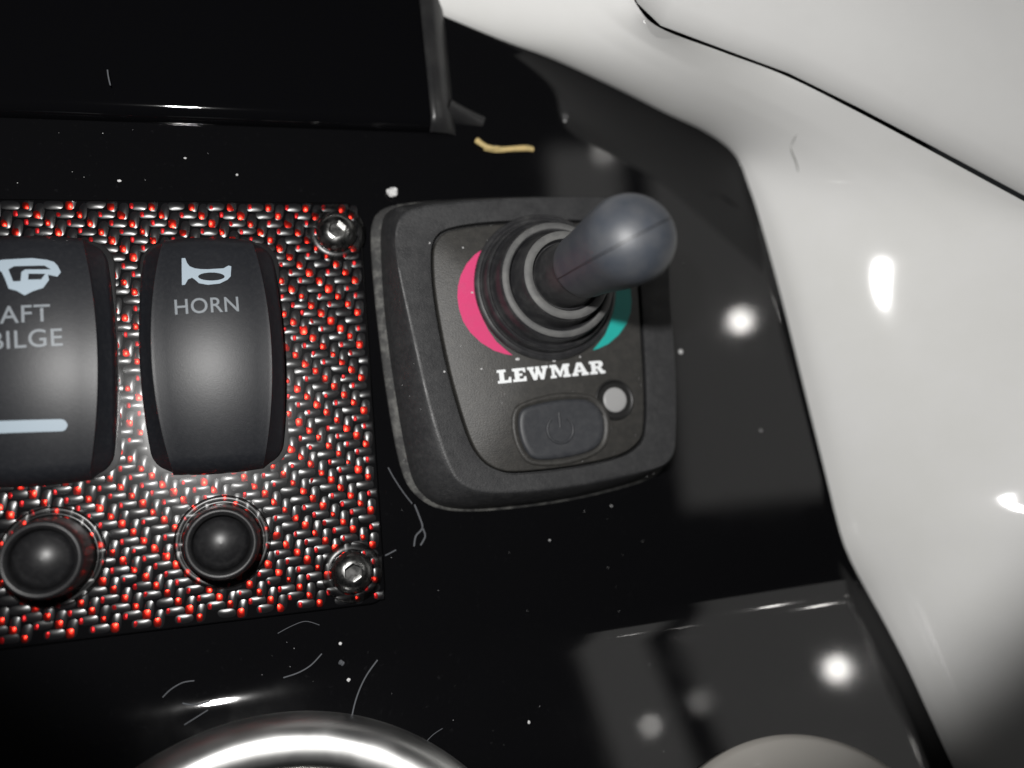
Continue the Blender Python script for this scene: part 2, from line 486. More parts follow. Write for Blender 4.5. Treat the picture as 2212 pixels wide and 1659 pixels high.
AX, AY = 1.735, 1.60         # tow spacing
def in_panel(x, y, m=0.5):
    if not (PX0 + m < x < PX1 - m and PY0 + m < y < PY1 - m): return False
    r = 2.6; cx, cy = PX1 - m - r, None
    for yy, s in ((PY1 - m - r, 1), (PY0 + m + r, -1)):
        if x > cx and (y - yy) * s > 0 and math.hypot(x - cx, y - yy) > r: return False
    return True
holes = []   # (x, y, half w, half h) under the switches, filled below
def pod(V, F, cx, cy, hx, hy, h, z0, tilt=0.0, tx=0.0, n=14, skew=0.0):
    """one crowned float of a tow: a low pillow, 1 - r^2 in section"""
    b = len(V)
    lev = (1.0, 0.85, 0.66, 0.45, 0.22)
    for s in lev:
        for k in range(n):
            a = 2 * math.pi * k / n
            c, sn = math.cos(a), math.sin(a)
            ex = math.copysign(abs(c) ** 0.7, c) * hx * s; ey = math.copysign(abs(sn) ** 0.7, sn) * hy * s
            V.append((min(max(cx + ex + skew * ey, PX0 + .35), PX1 - .35), min(max(cy + ey, PY0 + .35), PY1 - .35), z0 + h * (1 - s * s) + tilt * ey + tx * ex))
    V.append((cx, cy, z0 + h)); c0 = len(V) - 1; m = len(lev) - 1
    for i in range(m):
        for k in range(n):
            k2 = (k + 1) % n
            F.append((b + i * n + k, b + i * n + k2, b + (i + 1) * n + k2, b + (i + 1) * n + k))
    for k in range(n): F.append((b + m * n + k, b + m * n + (k + 1) % n, c0))
ref = P(628, 556)                       # a bright red crossing in the photo fixes the phase
i0 = int((PX0 - ref[0]) / AX) - 1; i1 = int((PX1 - ref[0]) / AX) + 1
j0 = int((PY0 - ref[1]) / AY) - 1; j1 = int((PY1 - ref[1]) / AY) + 1
Vc, Fc, Vr, Fr, Vd, Fd = [], [], [], [], [], []
g = rnd.gauss
for i in range(i0, i1 + 1):
    for j in range(j0, j1 + 1):
        x = ref[0] + i * AX + rnd.uniform(-.05, .05); y = ref[1] + j * AY + rnd.uniform(-.05, .05)
        if not in_panel(x, y, 0.3): continue
        ph = (i + j) % 4
        if ph == 0:      # warp float over two weft tows, red thread riding on it
            pod(Vc, Fc, x + 0.15, y + 0.55, 0.88, 1.66, 0.19, ZP, tilt=g(0, .035), tx=g(0, .05), skew=0.10)
            t = g(0, 1)
            pod(Vr, Fr, x - 0.20, y - 0.10, 0.60 + .06 * t, 0.72 + .07 * t, 0.12 + .03 * rnd.random(), ZP + 0.17, tilt=g(0, .09), tx=g(0, .09), n=10)
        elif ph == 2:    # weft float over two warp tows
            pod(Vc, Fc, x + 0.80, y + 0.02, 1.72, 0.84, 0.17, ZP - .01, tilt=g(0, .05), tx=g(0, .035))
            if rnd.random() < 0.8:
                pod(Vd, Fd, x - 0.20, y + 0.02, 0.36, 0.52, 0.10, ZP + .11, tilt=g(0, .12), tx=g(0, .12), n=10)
o = child('carbon_weave', Vc, Fc, M['carbon'], sp); o['kind'] = 'stuff'
o = child('red_thread', Vr, Fr, M['redwire'], sp); o['kind'] = 'stuff'
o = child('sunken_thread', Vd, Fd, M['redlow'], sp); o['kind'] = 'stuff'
rc = rrect(PX0 + .1, PX1 - .1, PY0 + .1, PY1 - .1, 2.9)
V, F = rings_mesh([at_z(rc, ZP + 0.1), at_z(ri, ZP + 0.75)])
child('clear_lacquer', V, F, M['clear'], sp, sharp=20)

# panel screws
def hexring(r, n, rot):
    o = []
    for k in range(n):
        a = 2 * math.pi * k / n + rot; seg = math.pi / 3
        m = (a - rot + 1e-9) % seg - seg / 2
        o.append((r * math.cos(seg / 2) / math.cos(m) * math.cos(a), r * math.cos(seg / 2) / math.cos(m) * math.sin(a)))
    return o
def screw(px, rot, parent):
    p = P(*px, ZP + 1.2); n = 60; R = 3.9
    rings = [[(p[0] + r * math.cos(2 * math.pi * k / n), p[1] + r * math.sin(2 * math.pi * k / n), z) for k in range(n)]
             for r, z in ((R, ZP + .6), (R, ZP + 1.1), (R * .93, ZP + 1.7), (R * .78, ZP + 2.4), (R * .6, ZP + 2.8), (R * .50, ZP + 2.95))]
    hx = hexring(1.75, n, rot)
    rings.append([(p[0] + a, p[1] + b, ZP + 3.0) for a, b in hx])
    rings.append([(p[0] + a * .96, p[1] + b * .96, ZP + 1.5) for a, b in hx])
    Vv, Ff = rings_mesh(rings)
    s = child('screw', Vv, Ff, M['steel'], parent, sharp=35)
    n = 48
    Vw, Fw = rings_mesh([[(p[0] + r * math.cos(2 * math.pi * k / n), p[1] + r * math.sin(2 * math.pi * k / n), z) for k in range(n)]
             for r, z in ((5.6, ZP + .74), (5.5, ZP + 1.05), (4.2, ZP + 1.1))], close_top=False)
    wsh = mesh_obj('washer', [np.array(v) - np.array(parent.location) / S for v in Vw], Fw, M['clear_boot'], parent)
    wsh.parent = s
    return s
screw((727, 500), 0.3, sp); screw((761, 1236), 0.55, sp)

# ------------------------------------------------------------------ rocker switches
RL = 21.6                                     # half length
def rocker_z(x, y, cx, cy):
    v = (y - cy) / RL
    return 9.2 - 4.2 * v * v - 0.012 * (x - cx) ** 2
def rocker(label, px, wb0, zc=8.0):
    c = P(*px, zc); cx, cy = c[0], c[1]
    r = thing('rocker_switch', label, 'rocker switch', (cx, cy, ZP), 'rocker switches on the carbon panel')
    rows = 45
    V, F = [], []
    cols = None
    for j in range(rows):
        v = -1 + 2 * j / (rows - 1)
        e = (1 - min(1.0, max(0.0, (abs(v) - 0.80) / 0.2)) ** 2.4 * 0.22)
        wb = wb0 * (1 - 0.12 * v * v) * e
        wf = wb0 * 0.815 * (1 - 0.245 * v * v)
        wf = min(wf, wb - 0.8)
        y = cy + v * RL * 1.0
        us = [-wb, -wb, -wb + .5, -wf - .25, -wf, -wf + .3] + list(np.linspace(-wf + .6, wf - .6, 11)) + [wf - .3, wf, wf + .25, wb - .5, wb, wb]
        # rounded ends: bow the end rows
        for q, u in enumerate(us):
            zt_ = 9.2 - 4.2 * v * v - 0.012 * u * u
            endd = max(0.0, (abs(v) - 0.90) / 0.1); zt_ -= 1.3 * endd ** 2
            bow = -0.9 * (u / wb0) ** 2 * (1 if v > 0 else -1) * max(0, (abs(v) - .6) / .4) ** 2
            if q in (0, len(us) - 1): z = 1.2
            elif q in (1, len(us) - 2): z = zt_ - 2.3
            elif q in (2, len(us) - 3): z = zt_ - 1.75
            elif q in (3, len(us) - 4): z = zt_ - 0.75
            elif q in (4, len(us) - 5): z = zt_ + 0.10
            elif q in (5, len(us) - 6): z = zt_ + 0.05
            else: z = zt_
            V.append((cx + u, y + bow, z))
        cols = len(us)
    for j in range(rows - 1):
        for k in range(cols - 1):
            F.append((j * cols + k, j * cols + k + 1, (j + 1) * cols + k + 1, (j + 1) * cols + k))
    # end walls
    for j, s in ((0, -1), (rows - 1, 1)):
        b = len(V)
        for k in range(cols):
            x, y, z = V[j * cols + k]; V.append((x, y + s * 0.35, 1.2))
        for k in range(cols - 1):
            q = (j * cols + k, j * cols + k + 1, b + k + 1, b + k)
            F.append(q if s > 0 else q[::-1])
    child('actuator', V, F, M['switch'], r, sharp=40)
    # frame under the actuator
    o1 = rrect(cx - wb0 + .3, cx + wb0 + .1, cy - RL + .4, cy + RL - .3, 4.5, 8)
    o2 = rrect(cx - wb0 + .6, cx + wb0 - .2, cy - RL + .7, cy + RL - .6, 4.2, 8)
    V, F = rings_mesh([at_z(o1, ZP + 0.3), at_z(o1, 1.5), at_z(o2, 1.7)])
    child('frame', V, F, M['switch_side'], r, sharp=40)
    return r, cx, cy
LIFT = 0.10
def legend(parent, cx, cy):
    loc = np.array(parent.location) / S
    return lambda x, y: rocker_z(x + loc[0], y + loc[1], cx, cy) - loc[2] + LIFT
def c2(x, y, z=8.3):  # crop coordinates of the switches -> local mm
    return P(x * 0.3906, 410.4 + y * 0.3906, z)
def c3(x, y, z=8.3):
    return P(x / 1.658 * 0.54, (900 + y / 1.658) * 0.54, z)
def loc2(parent, pts):
    l = np.array(parent.location) / S
    return [(p[0] - l[0], p[1] - l[1]) for p in pts]

horn, hx, hy = rocker('black rocker switch marked HORN under a white horn symbol', (459, 754), 12.35)
horn_out = [(1000, 362), (1020, 362), (1030, 390), (1046, 412), (1075, 425), (1110, 430), (1150, 431), (1235, 425), (1262, 408), (1278, 412), (1275, 472), (1258, 492), (1215, 515),
            (1150, 523), (1100, 513), (1075, 490), (1060, 480), (1038, 490), (1022, 521), (1005, 522)]
horn_in = [(1168 + 74 * math.cos(a), 474 + 24 * math.sin(a)) for a in np.linspace(0, 2 * math.pi, 24)[:-1]]
flat_shape('horn_symbol', [loc2(horn, [c2(*p) for p in q]) for q in (horn_out, horn_in)], M['legend'], horn, legend(horn, hx, hy))
tx = loc2(horn, [c2(1145, 645)])[0]
text_shape('horn_lettering', 'HORN', 3.95, tx[0], tx[1], M['legend_dim'], horn, legend(horn, hx, hy), 0.94, offset=0.03, ang=0.03)

bilge, bx, by = rocker('black rocker switch marked AFT BILGE under a boat symbol', (66, 764), 12.5)
boat = [(-75, 235), (-20, 216), (0, 213), (200, 204), (300, 216), (345, 230), (372, 258), (395, 303), (374, 335), (312, 322), (320, 360), (285, 415), (215, 440), (165, 468), (110, 436), (55, 420), (25, 350), (0, 302), (-60, 262)]
h1 = [(44, 284), (80, 262), (284, 257), (328, 284), (158, 286), (134, 303), (132, 368), (82, 370)]
h2 = [(182, 316), (294, 316), (268, 356), (182, 358)]
flat_shape('boat_symbol', [loc2(bilge, [c3(*p) for p in q]) for q in (boat, h1, h2)], M['legend'], bilge, legend(bilge, bx, by))
tx = loc2(bilge, [c3(172, 600)])[0]; text_shape('bilge_lettering', 'AFT', 4.3, tx[0], tx[1], M['legend_dim'], bilge, legend(bilge, bx, by), 0.98, offset=0.03, ang=0.03)
tx = loc2(bilge, [c3(178, 768)])[0]; text_shape('bilge_lettering', 'BILGE', 4.3, tx[0], tx[1], M['legend_dim'], bilge, legend(bilge, bx, by), 0.98, offset=0.03, ang=0.03)
e0, e1 = c3(445, 1326, 8), c3(-70, 1342, 8)
l = np.array(bilge.location) / S
bar = []
dxy = _n((e0 - e1)[:2]); nn = np.array((-dxy[1], dxy[0])); hw = 1.0
for cc, s in ((e0, 1), (e1, -1)):
    for a in np.linspace(-math.pi / 2, math.pi / 2, 9):
        q = cc[:2] - s * dxy * hw + s * dxy * hw * math.cos(a) + s * nn * hw * math.sin(a); bar.append((q[0] - l[0], q[1] - l[1]))
zb = legend(bilge, bx, by)
V, F = [], []
nb = 40; L_ = np.linalg.norm((e0 - e1)[:2])
for i in range(nb + 1):
    t = L_ * i / nb; hh = hw * math.sqrt(max(0.02, 1 - max(0, (hw - t) / hw, (t - L_ + hw) / hw) ** 2))
    for sd_ in (-1, 0, 1):
        q = e1[:2] + dxy * t + nn * hh * sd_ - l[:2]; V.append((q[0], q[1], zb(q[0], q[1])))
for i in range(nb):
    for k_ in range(2): F.append((i * 3 + k_, i * 3 + 3 + k_, i * 3 + 4 + k_, i * 3 + 1 + k_))
mesh_obj('indicator_bar', V, F, M['legend'], bilge)

# ------------------------------------------------------------------ push-button breakers
def breaker(label, px, s=1.0):
    p = P(*px, ZP + .5)
    b = thing('breaker_button', label, 'push button', (p[0], p[1], ZP), 'push buttons below the rocker switches')
    n = 72
    def lt(name, prof, m, par=b, **k):
        Vv, Ff = lathe([(r * s, z) for r, z in prof], n, 0, 0, 0)
        return mesh_obj(name, Vv, Ff, m, par, **k)
    lt('flange', [(8.3, -0.4), (8.3, 0.75), (8.1, 1.0), (7.8, 1.08), (7.3, 1.0), (7.0, 0.85), (6.7, 1.4), (6.5, 2.2)], M['clear_boot'])
    lt('collar', [(6.6, 0.6), (6.5, 3.0), (6.3, 6.6), (6.15, 8.2), (5.85, 8.9), (5.5, 9.0), (5.1, 8.7), (4.8, 7.8), (4.7, 6.4)], M['boot'])
    lt('plunger', [(4.72, 6.5), (4.4, 7.2), (3.9, 7.7), (3.2, 8.2), (2.4, 8.6), (1.6, 8.9), (0.8, 9.05), (0.01, 9.1)], M['boot'])
    return b
breaker('black push button in a clear collar below the HORN switch', (481, 1170))
breaker('black push button in a clear collar below the AFT BILGE switch', (112, 1203), 1.03)

# ------------------------------------------------------------------ joystick control
ZF = 6.6
base_px = [(822, 480), (840, 452), (915, 438), (1040, 432), (1190, 432), (1360, 438), (1400, 455), (1415, 500), (1418, 651), (1430, 788), (1436, 960), (1430, 1005), (1405, 1032), (1239, 1078), (1038, 1102),
           (950, 1097), (906, 1066), (885, 1030), (860, 902), (830, 697), (820, 540)]
ridge_px = [(852, 505), (864, 466), (900, 446), (1056, 430), (1216, 426), (1390, 428), (1430, 448), (1444, 495), (1446, 651), (1459, 788), (1460, 955), (1452, 990), (1422, 1012), (1239, 1052), (1085, 1066),
            (1028, 1061), (992, 1042), (974, 1015), (933, 902), (888, 706), (857, 570)]
groove_px = [(929, 545), (936, 515), (958, 493), (1038, 479), (1148, 474), (1239, 474), (1340, 480), (1368, 500), (1378, 540), (1391, 720), (1398, 856), (1396, 935), (1385, 962), (1345, 990), (1239, 1014), (1120, 1027),
             (1078, 1024), (1042, 1004), (1013, 961), (979, 856), (956, 765), (933, 633)]
jc = P(1165, 740, ZF)
jo = thing('joystick_control', 'black joystick control with tapered face, pink and teal crescents and power button', 'joystick', (jc[0], jc[1], 0))
NR = 200
def outline(pxs, z, it=3): return polar(chaikin([P(u, v, z) for u, v in pxs], it), jc[:2], NR)
ob, orr, og = outline(base_px, 0), outline(ridge_px, ZF + .4), outline(groove_px, ZF)
def mixr(a, b, t): return a * (1 - t) + b * t
cen = np.array(jc[:2])
def shrink(r, mm):
    rel = r - cen; d = np.hypot(rel[:, 0], rel[:, 1])[:, None]; return cen + rel * (d - mm) / d
rings = [at_z(ob, -0.05), at_z(ob, 0.8), at_z(mixr(ob, orr, .30), 3.4), at_z(mixr(ob, orr, .62), 5.4), at_z(mixr(ob, orr, .84), 6.5), at_z(mixr(ob, orr, .95), 6.92), at_z(orr, 7.02),
         at_z(shrink(orr, .5), 7.0), at_z(mixr(orr, og, .5), 6.85), at_z(shrink(og, -.5), 6.7), at_z(og, 6.62), at_z(shrink(og, .08), 6.2), at_z(shrink(og, .1), 4.6), at_z(shrink(og, .9), 4.6)]
V, F = rings_mesh(rings, close_top=False)
child('housing', V, F, M['abs'], jo, sharp=45)
pl = shrink(og, .62)
V, F = rings_mesh([at_z(pl, 4.5), at_z(pl, 6.2), at_z(shrink(pl, .12), 6.5), at_z(shrink(pl, .35), ZF)])
face = child('face_plate', V, F, M['abs_face'], jo, sharp=50)
# dusty gasket lip on the panel side
gk_px = [(801, 476), (830, 446), (915, 436), (1040, 430), (1190, 430), (1360, 436), (1404, 455), (1419, 500), (1422, 651), (1434, 788), (1440, 960), (1434, 1008), (1408, 1036), (1239, 1082), (1038, 1107),
         (944, 1102), (896, 1072), (868, 1030), (842, 902), (814, 697), (800, 540)]
gk = outline(gk_px, 0)
V, F = rings_mesh([at_z(gk, -.05), at_z(gk, .35), at_z(shrink(gk, .5), .7), at_z(shrink(gk, 4.0), .75)], close_top=False)
child('gasket', V, F, M['gasket'], jo, sharp=40)

# crescents printed on the face
zp = lambda x, y: ZF + 0.06
def q1(x, y, z=ZF): return P(945 + x * .2441, 388.8 + y * .2441, z)
jl = np.array(jo.location) / S
bc = q1(960, 950)                         # bellows centre
RB = np.linalg.norm((q1(340, 1000) - bc)[:2])
red_out = [(545, 535), (440, 590), (330, 660), (255, 745), (205, 845), (180, 945), (176, 1040), (190, 1140), (225, 1250), (290, 1350), (385, 1440), (500, 1510), (600, 1542), (665, 1552)]
red_in = [(600, 1500), (520, 1430), (450, 1330), (395, 1220), (360, 1110), (342, 1000), (345, 900), (370, 800), (420, 700), (485, 620)]
lp = [q1(*p)[:2] - jl[:2] for p in red_out + red_in]
flat_shape('pink_crescent', [lp], M['pink'], jo, zp)
# mirror it about the control's own axis for the teal one
axd = _n((P(1215, 1000, ZF) - P(1160, 500, ZF))[:2]); ax_n = np.array((-axd[1], axd[0]))
def mirror(q):
    rel = np.array(q) + jl[:2] - bc[:2]
    return bc[:2] + rel - 2 * ax_n * (rel @ ax_n) - jl[:2]
flat_shape('teal_crescent', [[mirror(q) for q in lp]], M['teal'], jo, lambda x, y: ZF + 0.05)

# bellows
R = RB
bp = [(1.02, 0), (1.02, .5), (1.0, .9), (.965, 1.1), (.945, .75), (.925, .75), (.905, 2.4), (.895, 3.1), (.875, 3.3), (.855, 2.9), (.835, 2.7), (.815, 3.2), (.80, 5.8), (.79, 6.7), (.775, 7.0), (.69, 7.25), (.67, 7.0), (.655, 6.2), (.645, 6.0), (.635, 6.4),
      (.60, 9.6), (.592, 10.8), (.58, 11.2), (.475, 11.5), (.46, 11.2), (.445, 10.4), (.43, 10.4), (.425, 11.6), (.41, 13.0), (.395, 14.6), (.385, 16.4), (.38, 20.0)]
def lean(V):
    return [(v[0] + .045 * max(0, v[2] - ZF - 2), v[1] - .03 * max(0, v[2] - ZF - 2), v[2]) for v in V]
V, F = lathe([(r * R, z) for r, z in bp], 96, bc[0], bc[1], ZF)
V = lean(V)
bel = child('bellows', V, F, M['bellows'], jo, sharp=60)
for (ra, za), (rb, zb_) in (((.77, 7.06), (.695, 7.32)), ((.575, 11.32), (.48, 11.58))):
    V, F = lathe([((ra + .006) * R, za - .1), (ra * R, za), ((ra + rb) / 2 * R, (za + zb_) / 2 + .05), (rb * R, zb_), ((rb - .006) * R, zb_ - .12)], 96, bc[0], bc[1], ZF)
    bnd = mesh_obj('pleat_band', [np.array(v) - np.array(jo.location) / S for v in lean(V)], F, M['band'], jo); bnd.parent = bel
# knob
kp = [(.33, 18.4), (.385, 18.7), (.405, 19.2), (.415, 20.0), (.425, 23), (.455, 27.5), (.49, 32), (.505, 35)]
zc_, rk = 37.0, 0.51
kp += [(rk * math.cos(a), zc_ + rk * R * math.sin(a) * 0.95) for a in np.linspace(0.02, math.pi / 2 - .02, 22)]
V, F = lathe([(max(r, .0005) * R, z) for r, z in kp], 96, bc[0], bc[1], ZF)
V = lean(V)
knob = child('knob', V, F, M['rubber'], jo)
# moulding seam over the knob: a thin groove line in a vertical plane through the axis
sd = _n((q1(900, 950, ZF) - q1(1400, 700, ZF))[:2])
path = []
for r, z in kp: path.append((r * R, z))
full = [(r, z, 1) for r, z in path] + [(r, z, -1) for r, z in path[::-1]]
V, F = [], []
ang0 = math.radians(205)
for (r, z, sgn) in full:
    dx, dy = math.cos(ang0) * sgn, math.sin(ang0) * sgn
    off = np.array((-math.sin(ang0), math.cos(ang0))) * 0.10
    rr = r + 0.03
    base = np.array((bc[0] + dx * rr, bc[1] + dy * rr)); zz = ZF + z + 0.03 * (z > 34)
    V.append((base[0] + off[0], base[1] + off[1], zz)); V.append((base[0] - off[0], base[1] - off[1], zz))
for i in range(len(full) - 1): F.append((2 * i, 2 * i + 1, 2 * i + 3, 2 * i + 2))
loc = np.array(jo.location) / S
seam = mesh_obj('seam', [np.array(v) - loc for v in lean(V)], F, M['seam'], jo); seam.parent = knob

# maker's lettering
GL = {'L': (1.05, [[(0, 0), (1.05, 0), (1.05, .42), (.88, .42), (.82, .2), (.52, .2), (.52, .8), (.68, .8), (.68, 1), (0, 1), (0, .8), (.16, .8), (.16, .2), (0, .2)]]),
      'E': (1.05, [[(0, 0), (1.05, 0), (1.05, .36), (.88, .36), (.82, .2), (.52, .2), (.52, .42), (.76, .42), (.76, .6), (.52, .6), (.52, .8), (.82, .8), (.88, .66), (1.03, .66), (1.03, 1), (0, 1), (0, .8), (.16, .8), (.16, .2), (0, .2)]]),
      'W': (1.64, [[(0, 1), (0, .8), (.12, .8), (.42, 0), (.68, 0), (.83, .45), (.98, 0), (1.24, 0), (1.52, .8), (1.64, .8), (1.64, 1), (1.12, 1), (1.12, .8), (1.22, .8), (1.1, .42), (.96, .8), (.96, 1), (.62, 1), (.62, .8), (.66, .8), (.55, .42), (.44, .8), (.52, .8), (.52, 1)]]),
      'M': (1.6, [[(0, 0), (0, .2), (.12, .2), (.12, .8), (0, .8), (0, 1), (.52, 1), (.8, .48), (1.08, 1), (1.6, 1), (1.6, .8), (1.48, .8), (1.48, .2), (1.6, .2), (1.6, 0), (1.0, 0), (1.0, .2), (1.12, .2), (1.12, .64), (.83, .05), (.72, .05), (.36, .68), (.36, .2), (.48, .2), (.48, 0)]]),
      'A': (1.34, [[(0, 0), (0, .2), (.1, .2), (.46, 1), (.86, 1), (1.24, .2), (1.34, .2), (1.34, 0), (.76, 0), (.76, .2), (.86, .2), (.83, .27), (.44, .27), (.41, .2), (.5, .2), (.5, 0)], [(.52, .45), (.76, .45), (.64, .76)]]),
      'R': (1.25, [[(0, 0), (0, .2), (.14, .2), (.14, .8), (0, .8), (0, 1), (.85, 1), (1.05, .93), (1.13, .74), (1.05, .55), (.9, .48), (1.12, .2), (1.25, .2), (1.25, 0), (.86, 0), (.58, .42), (.5, .42), (.5, .2), (.62, .2), (.62, 0)], [(.5, .6), (.72, .6), (.78, .7), (.72, .8), (.5, .8)]])}
t0, t1 = P(1076, 829, ZF)[:2], P(1308, 806, ZF)[:2]
tw = sum(GL[c][0] for c in 'LEWMAR') + 0.13 * 5
td = t1 - t0; k = np.linalg.norm(td) / tw; td = _n(td); tn = np.array((-td[1], td[0]))
loops, xx = [], 0
for c in 'LEWMAR':
    wd, ls = GL[c]
    for l_ in ls: loops.append([t0 + td * (xx + a) * k + tn * b * k * 1.0 - jl[:2] for a, b in l_])
    xx += wd + 0.13
flat_shape('maker_lettering', loops, M['white_print'], jo, lambda x, y: ZF + 0.055)

# power button
def q4(x, y, z=ZF): return P((1850 + x / 2.4578) * .54, (1350 + y / 2.4578) * .54, z)
btn = [(545, 850), (560, 740), (610, 690), (760, 650), (950, 615), (1200, 605), (1290, 650), (1370, 750), (1392, 880), (1370, 1020), (1290, 1100), (1150, 1150), (950, 1190), (760, 1205), (680, 1185), (620, 1110), (570, 1000)]
bcn = q4(965, 910)[:2]
bo = polar(chaikin([q4(*p) for p in btn], 3), bcn, 96)
def shr(r, c, mm):
    rel = r - c; d = np.hypot(rel[:, 0], rel[:, 1])[:, None]; return c + rel * (d - mm) / d
V, F = rings_mesh([at_z(shr(bo, bcn, -1.5), ZF + .01), at_z(shr(bo, bcn, -1.25), ZF + .34), at_z(shr(bo, bcn, -.95), ZF + .42), at_z(shr(bo, bcn, -.55), ZF + .36), at_z(shr(bo, bcn, -.15), ZF + .05)], close_top=False)
child('button_surround', V, F, M['abs_face'], jo)
V, F = rings_mesh([at_z(shr(bo, bcn, -.1), ZF + .02), at_z(shr(bo, bcn, .0), ZF + .35), at_z(shr(bo, bcn, .35), ZF + .6), at_z(shr(bo, bcn, 1.2), ZF + .58), at_z(shr(bo, bcn, 3.5), ZF + .42)])
pb = child('power_button', V, F, M['button'], jo)
def swept(pts, r, n=8, closed=False):
    V, F = [], []
    pts = [np.array(p, float) for p in pts]
    for i, p in enumerate(pts):
        d = _n(pts[min(i + 1, len(pts) - 1)] - pts[max(i - 1, 0)])
        u = np.cross(d, (0, 0, 1.0)); u = _n(u) if np.linalg.norm(u) > 1e-6 else np.array((1.0, 0, 0)); w_ = np.cross(u, d)
        rr = r(i / (len(pts) - 1)) if callable(r) else r
        for k in range(n):
            a = 2 * math.pi * k / n; V.append(p + u * rr * math.cos(a) + w_ * rr * math.sin(a))
    for i in range(len(pts) - 1):
        for k in range(n):
            k2 = (k + 1) % n; F.append((i * n + k, i * n + k2, (i + 1) * n + k2, (i + 1) * n + k))
    return V, F
pc = q4(955, 905)[:2]; pr_ = 2.7
arc = [(pc[0] + pr_ * math.cos(a), pc[1] + pr_ * math.sin(a), ZF + .40) for a in np.linspace(math.radians(128), math.radians(128 + 284), 30)]
V, F = swept(arc, 0.30)
V2, F2 = swept([(pc[0], pc[1] + 0.3, ZF + .40), (pc[0], pc[1] + 1.8, ZF + .42), (pc[0], pc[1] + 3.3, ZF + .44)], 0.30)
F += [tuple(q + len(V) for q in f) for f in F2]; V += V2
sy = mesh_obj('power_symbol', [np.array(v) - loc for v in V], F, M['button'], jo); sy.parent = pb

# indicator lamp
lc = P(1328, 864, ZF)
V, F = lathe([(4.2, .02), (4.15, .16), (3.9, .2), (3.75, .06), (3.3, .04), (2.9, .03), (2.55, .05)], 64, lc[0], lc[1], ZF)
ring_ = child('lamp_ring', V, F, M['led_ring'], jo)
V, F = lathe([(2.55, .02), (2.5, .30), (2.2, .38), (1.2, .42), (.01, .43)], 48, lc[0], lc[1], ZF)
child('indicator_lamp', V, F, M['led'], jo)

# ------------------------------------------------------------------ gauge and metal knob at the bottom
def on_low(u, v, dz=0): return solve(u, v, z_low, dz)
ga = on_low(640, 1534, .5)
n_low = _n((_ln[0] * -SLOPE, _ln[1] * -SLOPE, 1.0))
down = _n((_ln[0], _ln[1], SLOPE))
GR = 47.0
gc = ga + down * GR + np.array((-5.5, 0, 0))
ge = thing('gauge', 'large round gauge with a bright chrome bezel at the bottom of the dash', 'gauge', gc)
ge.rotation_euler = Vector(n_low).to_track_quat('Z', 'Y').to_euler()
V, F = lathe([(GR, -1.5), (GR, .8), (GR - .6, 2.2), (GR - 1.8, 3.6), (GR - 3.4, 4.6), (GR - 4.6, 4.95), (GR - 5.6, 4.98), (GR - 7.0, 4.75), (GR - 8.4, 4.35), (GR - 9.2, 3.7), (GR - 9.6, 2.4), (GR - 9.8, 1.2)], 160)
mesh_obj('bezel', V, F, M['chrome'], ge)
V, F = lathe([(GR - 9.7, 1.5), (GR - 10.2, 2.2), (GR - 10.9, 2.4), (GR - 12, 1.6), (GR - 13, .4)], 128)
mesh_obj('inner_ring', V, F, M['polished'], ge)
V, F = lathe([(GR - 12.8, .5), (20, .3), (.01, .2)], 96)
mesh_obj('dial', V, F, M['dial'], ge)

ka = on_low(1716, 1580, 2)
KR = 37.0
kc = ka + down * (KR * 1.0) + np.array((-7.0, 0, 0))
kn = thing('cap_base', 'glossy pale grey round cap low on the dash near the white moulding', 'cap', kc)
kn.rotation_euler = Vector(n_low).to_track_quat('Z', 'Y').to_euler()
KH = 13.0; KS = (KR * KR + KH * KH) / (2 * KH); ka_ = math.asin(KR / KS)
V, F = lathe([(KR, -3), (KR, -.3)] + [(KS * math.sin(a), .1 + KH - KS * (1 - math.cos(a))) for a in np.linspace(ka_, 0.002, 28)], 160)
dm = mesh_obj('round_cap', V, F, M['pale_cap']); dm.location = kn.location; dm.rotation_euler = kn.rotation_euler
tag(dm, kn['label'], 'cap'); bpy.data.objects.remove(kn)

# ------------------------------------------------------------------ debris
def straw(label, pts, r):
    p0 = pts[0]
    pts = list(catmull(pts, 5)); V, F = swept([np.array(p) - p0 for p in pts], r, 7)
    V = [(v[0], v[1], v[2] * .7) for v in V]
    o = mesh_obj('straw_piece', V, F, M['straw'], smooth=False); o.location = Vector(p0) * S
    tag(o, label, 'straw', 'straw pieces on the black dash'); return o
straw('longer dry straw fragment lying flat on the black dash', [P(1046, 318, .7), P(1075, 323, .75), P(1110, 321, .8), P(1138, 320, .7), P(1152, 323, .6)], lambda t: .66 - .12 * t + .05 * math.sin(11 * t))
straw('short bent straw fragment crossing the longer one', [P(1030, 303, .7), P(1044, 312, 1.4), P(1060, 318, 1.7), P(1078, 318, 1.6)], lambda t: .66 - .3 * t)

def clump(name, label, cat, px, z, r, m, seed, n=5):
    q = P(*px, z); rr = random.Random(seed)
    bm = bmesh.new()
    for k in range(n):
        b0 = bmesh.ops.create_icosphere(bm, subdivisions=2, radius=r * rr.uniform(.45, .75) * S)['verts']
        off = Vector((rr.uniform(-1, 1), rr.uniform(-.7, .7), rr.uniform(-.1, .6))) * r * .7 * S
        for v in b0: v.co = v.co * rr.uniform(.85, 1.15) + off
    me = bpy.data.meshes.new(name); bm.to_mesh(me); bm.free(); me.materials.append(m)
    o = bpy.data.objects.new(name, me); C.objects.link(o); o.location = Vector((q[0], q[1], z + r * .5)) * S
    return tag(o, label, cat)
clump('lint_crumb', 'fluffy white crumb at the upper left corner of the joystick housing', 'crumb', (843, 420), 0.2, 1.3, M['dust'], 3, 7)
clump('white_crumb', 'small white crumb on the black dash above the chrome gauge', 'crumb', (750, 1470), 0.1, .6, M['dust'], 5)
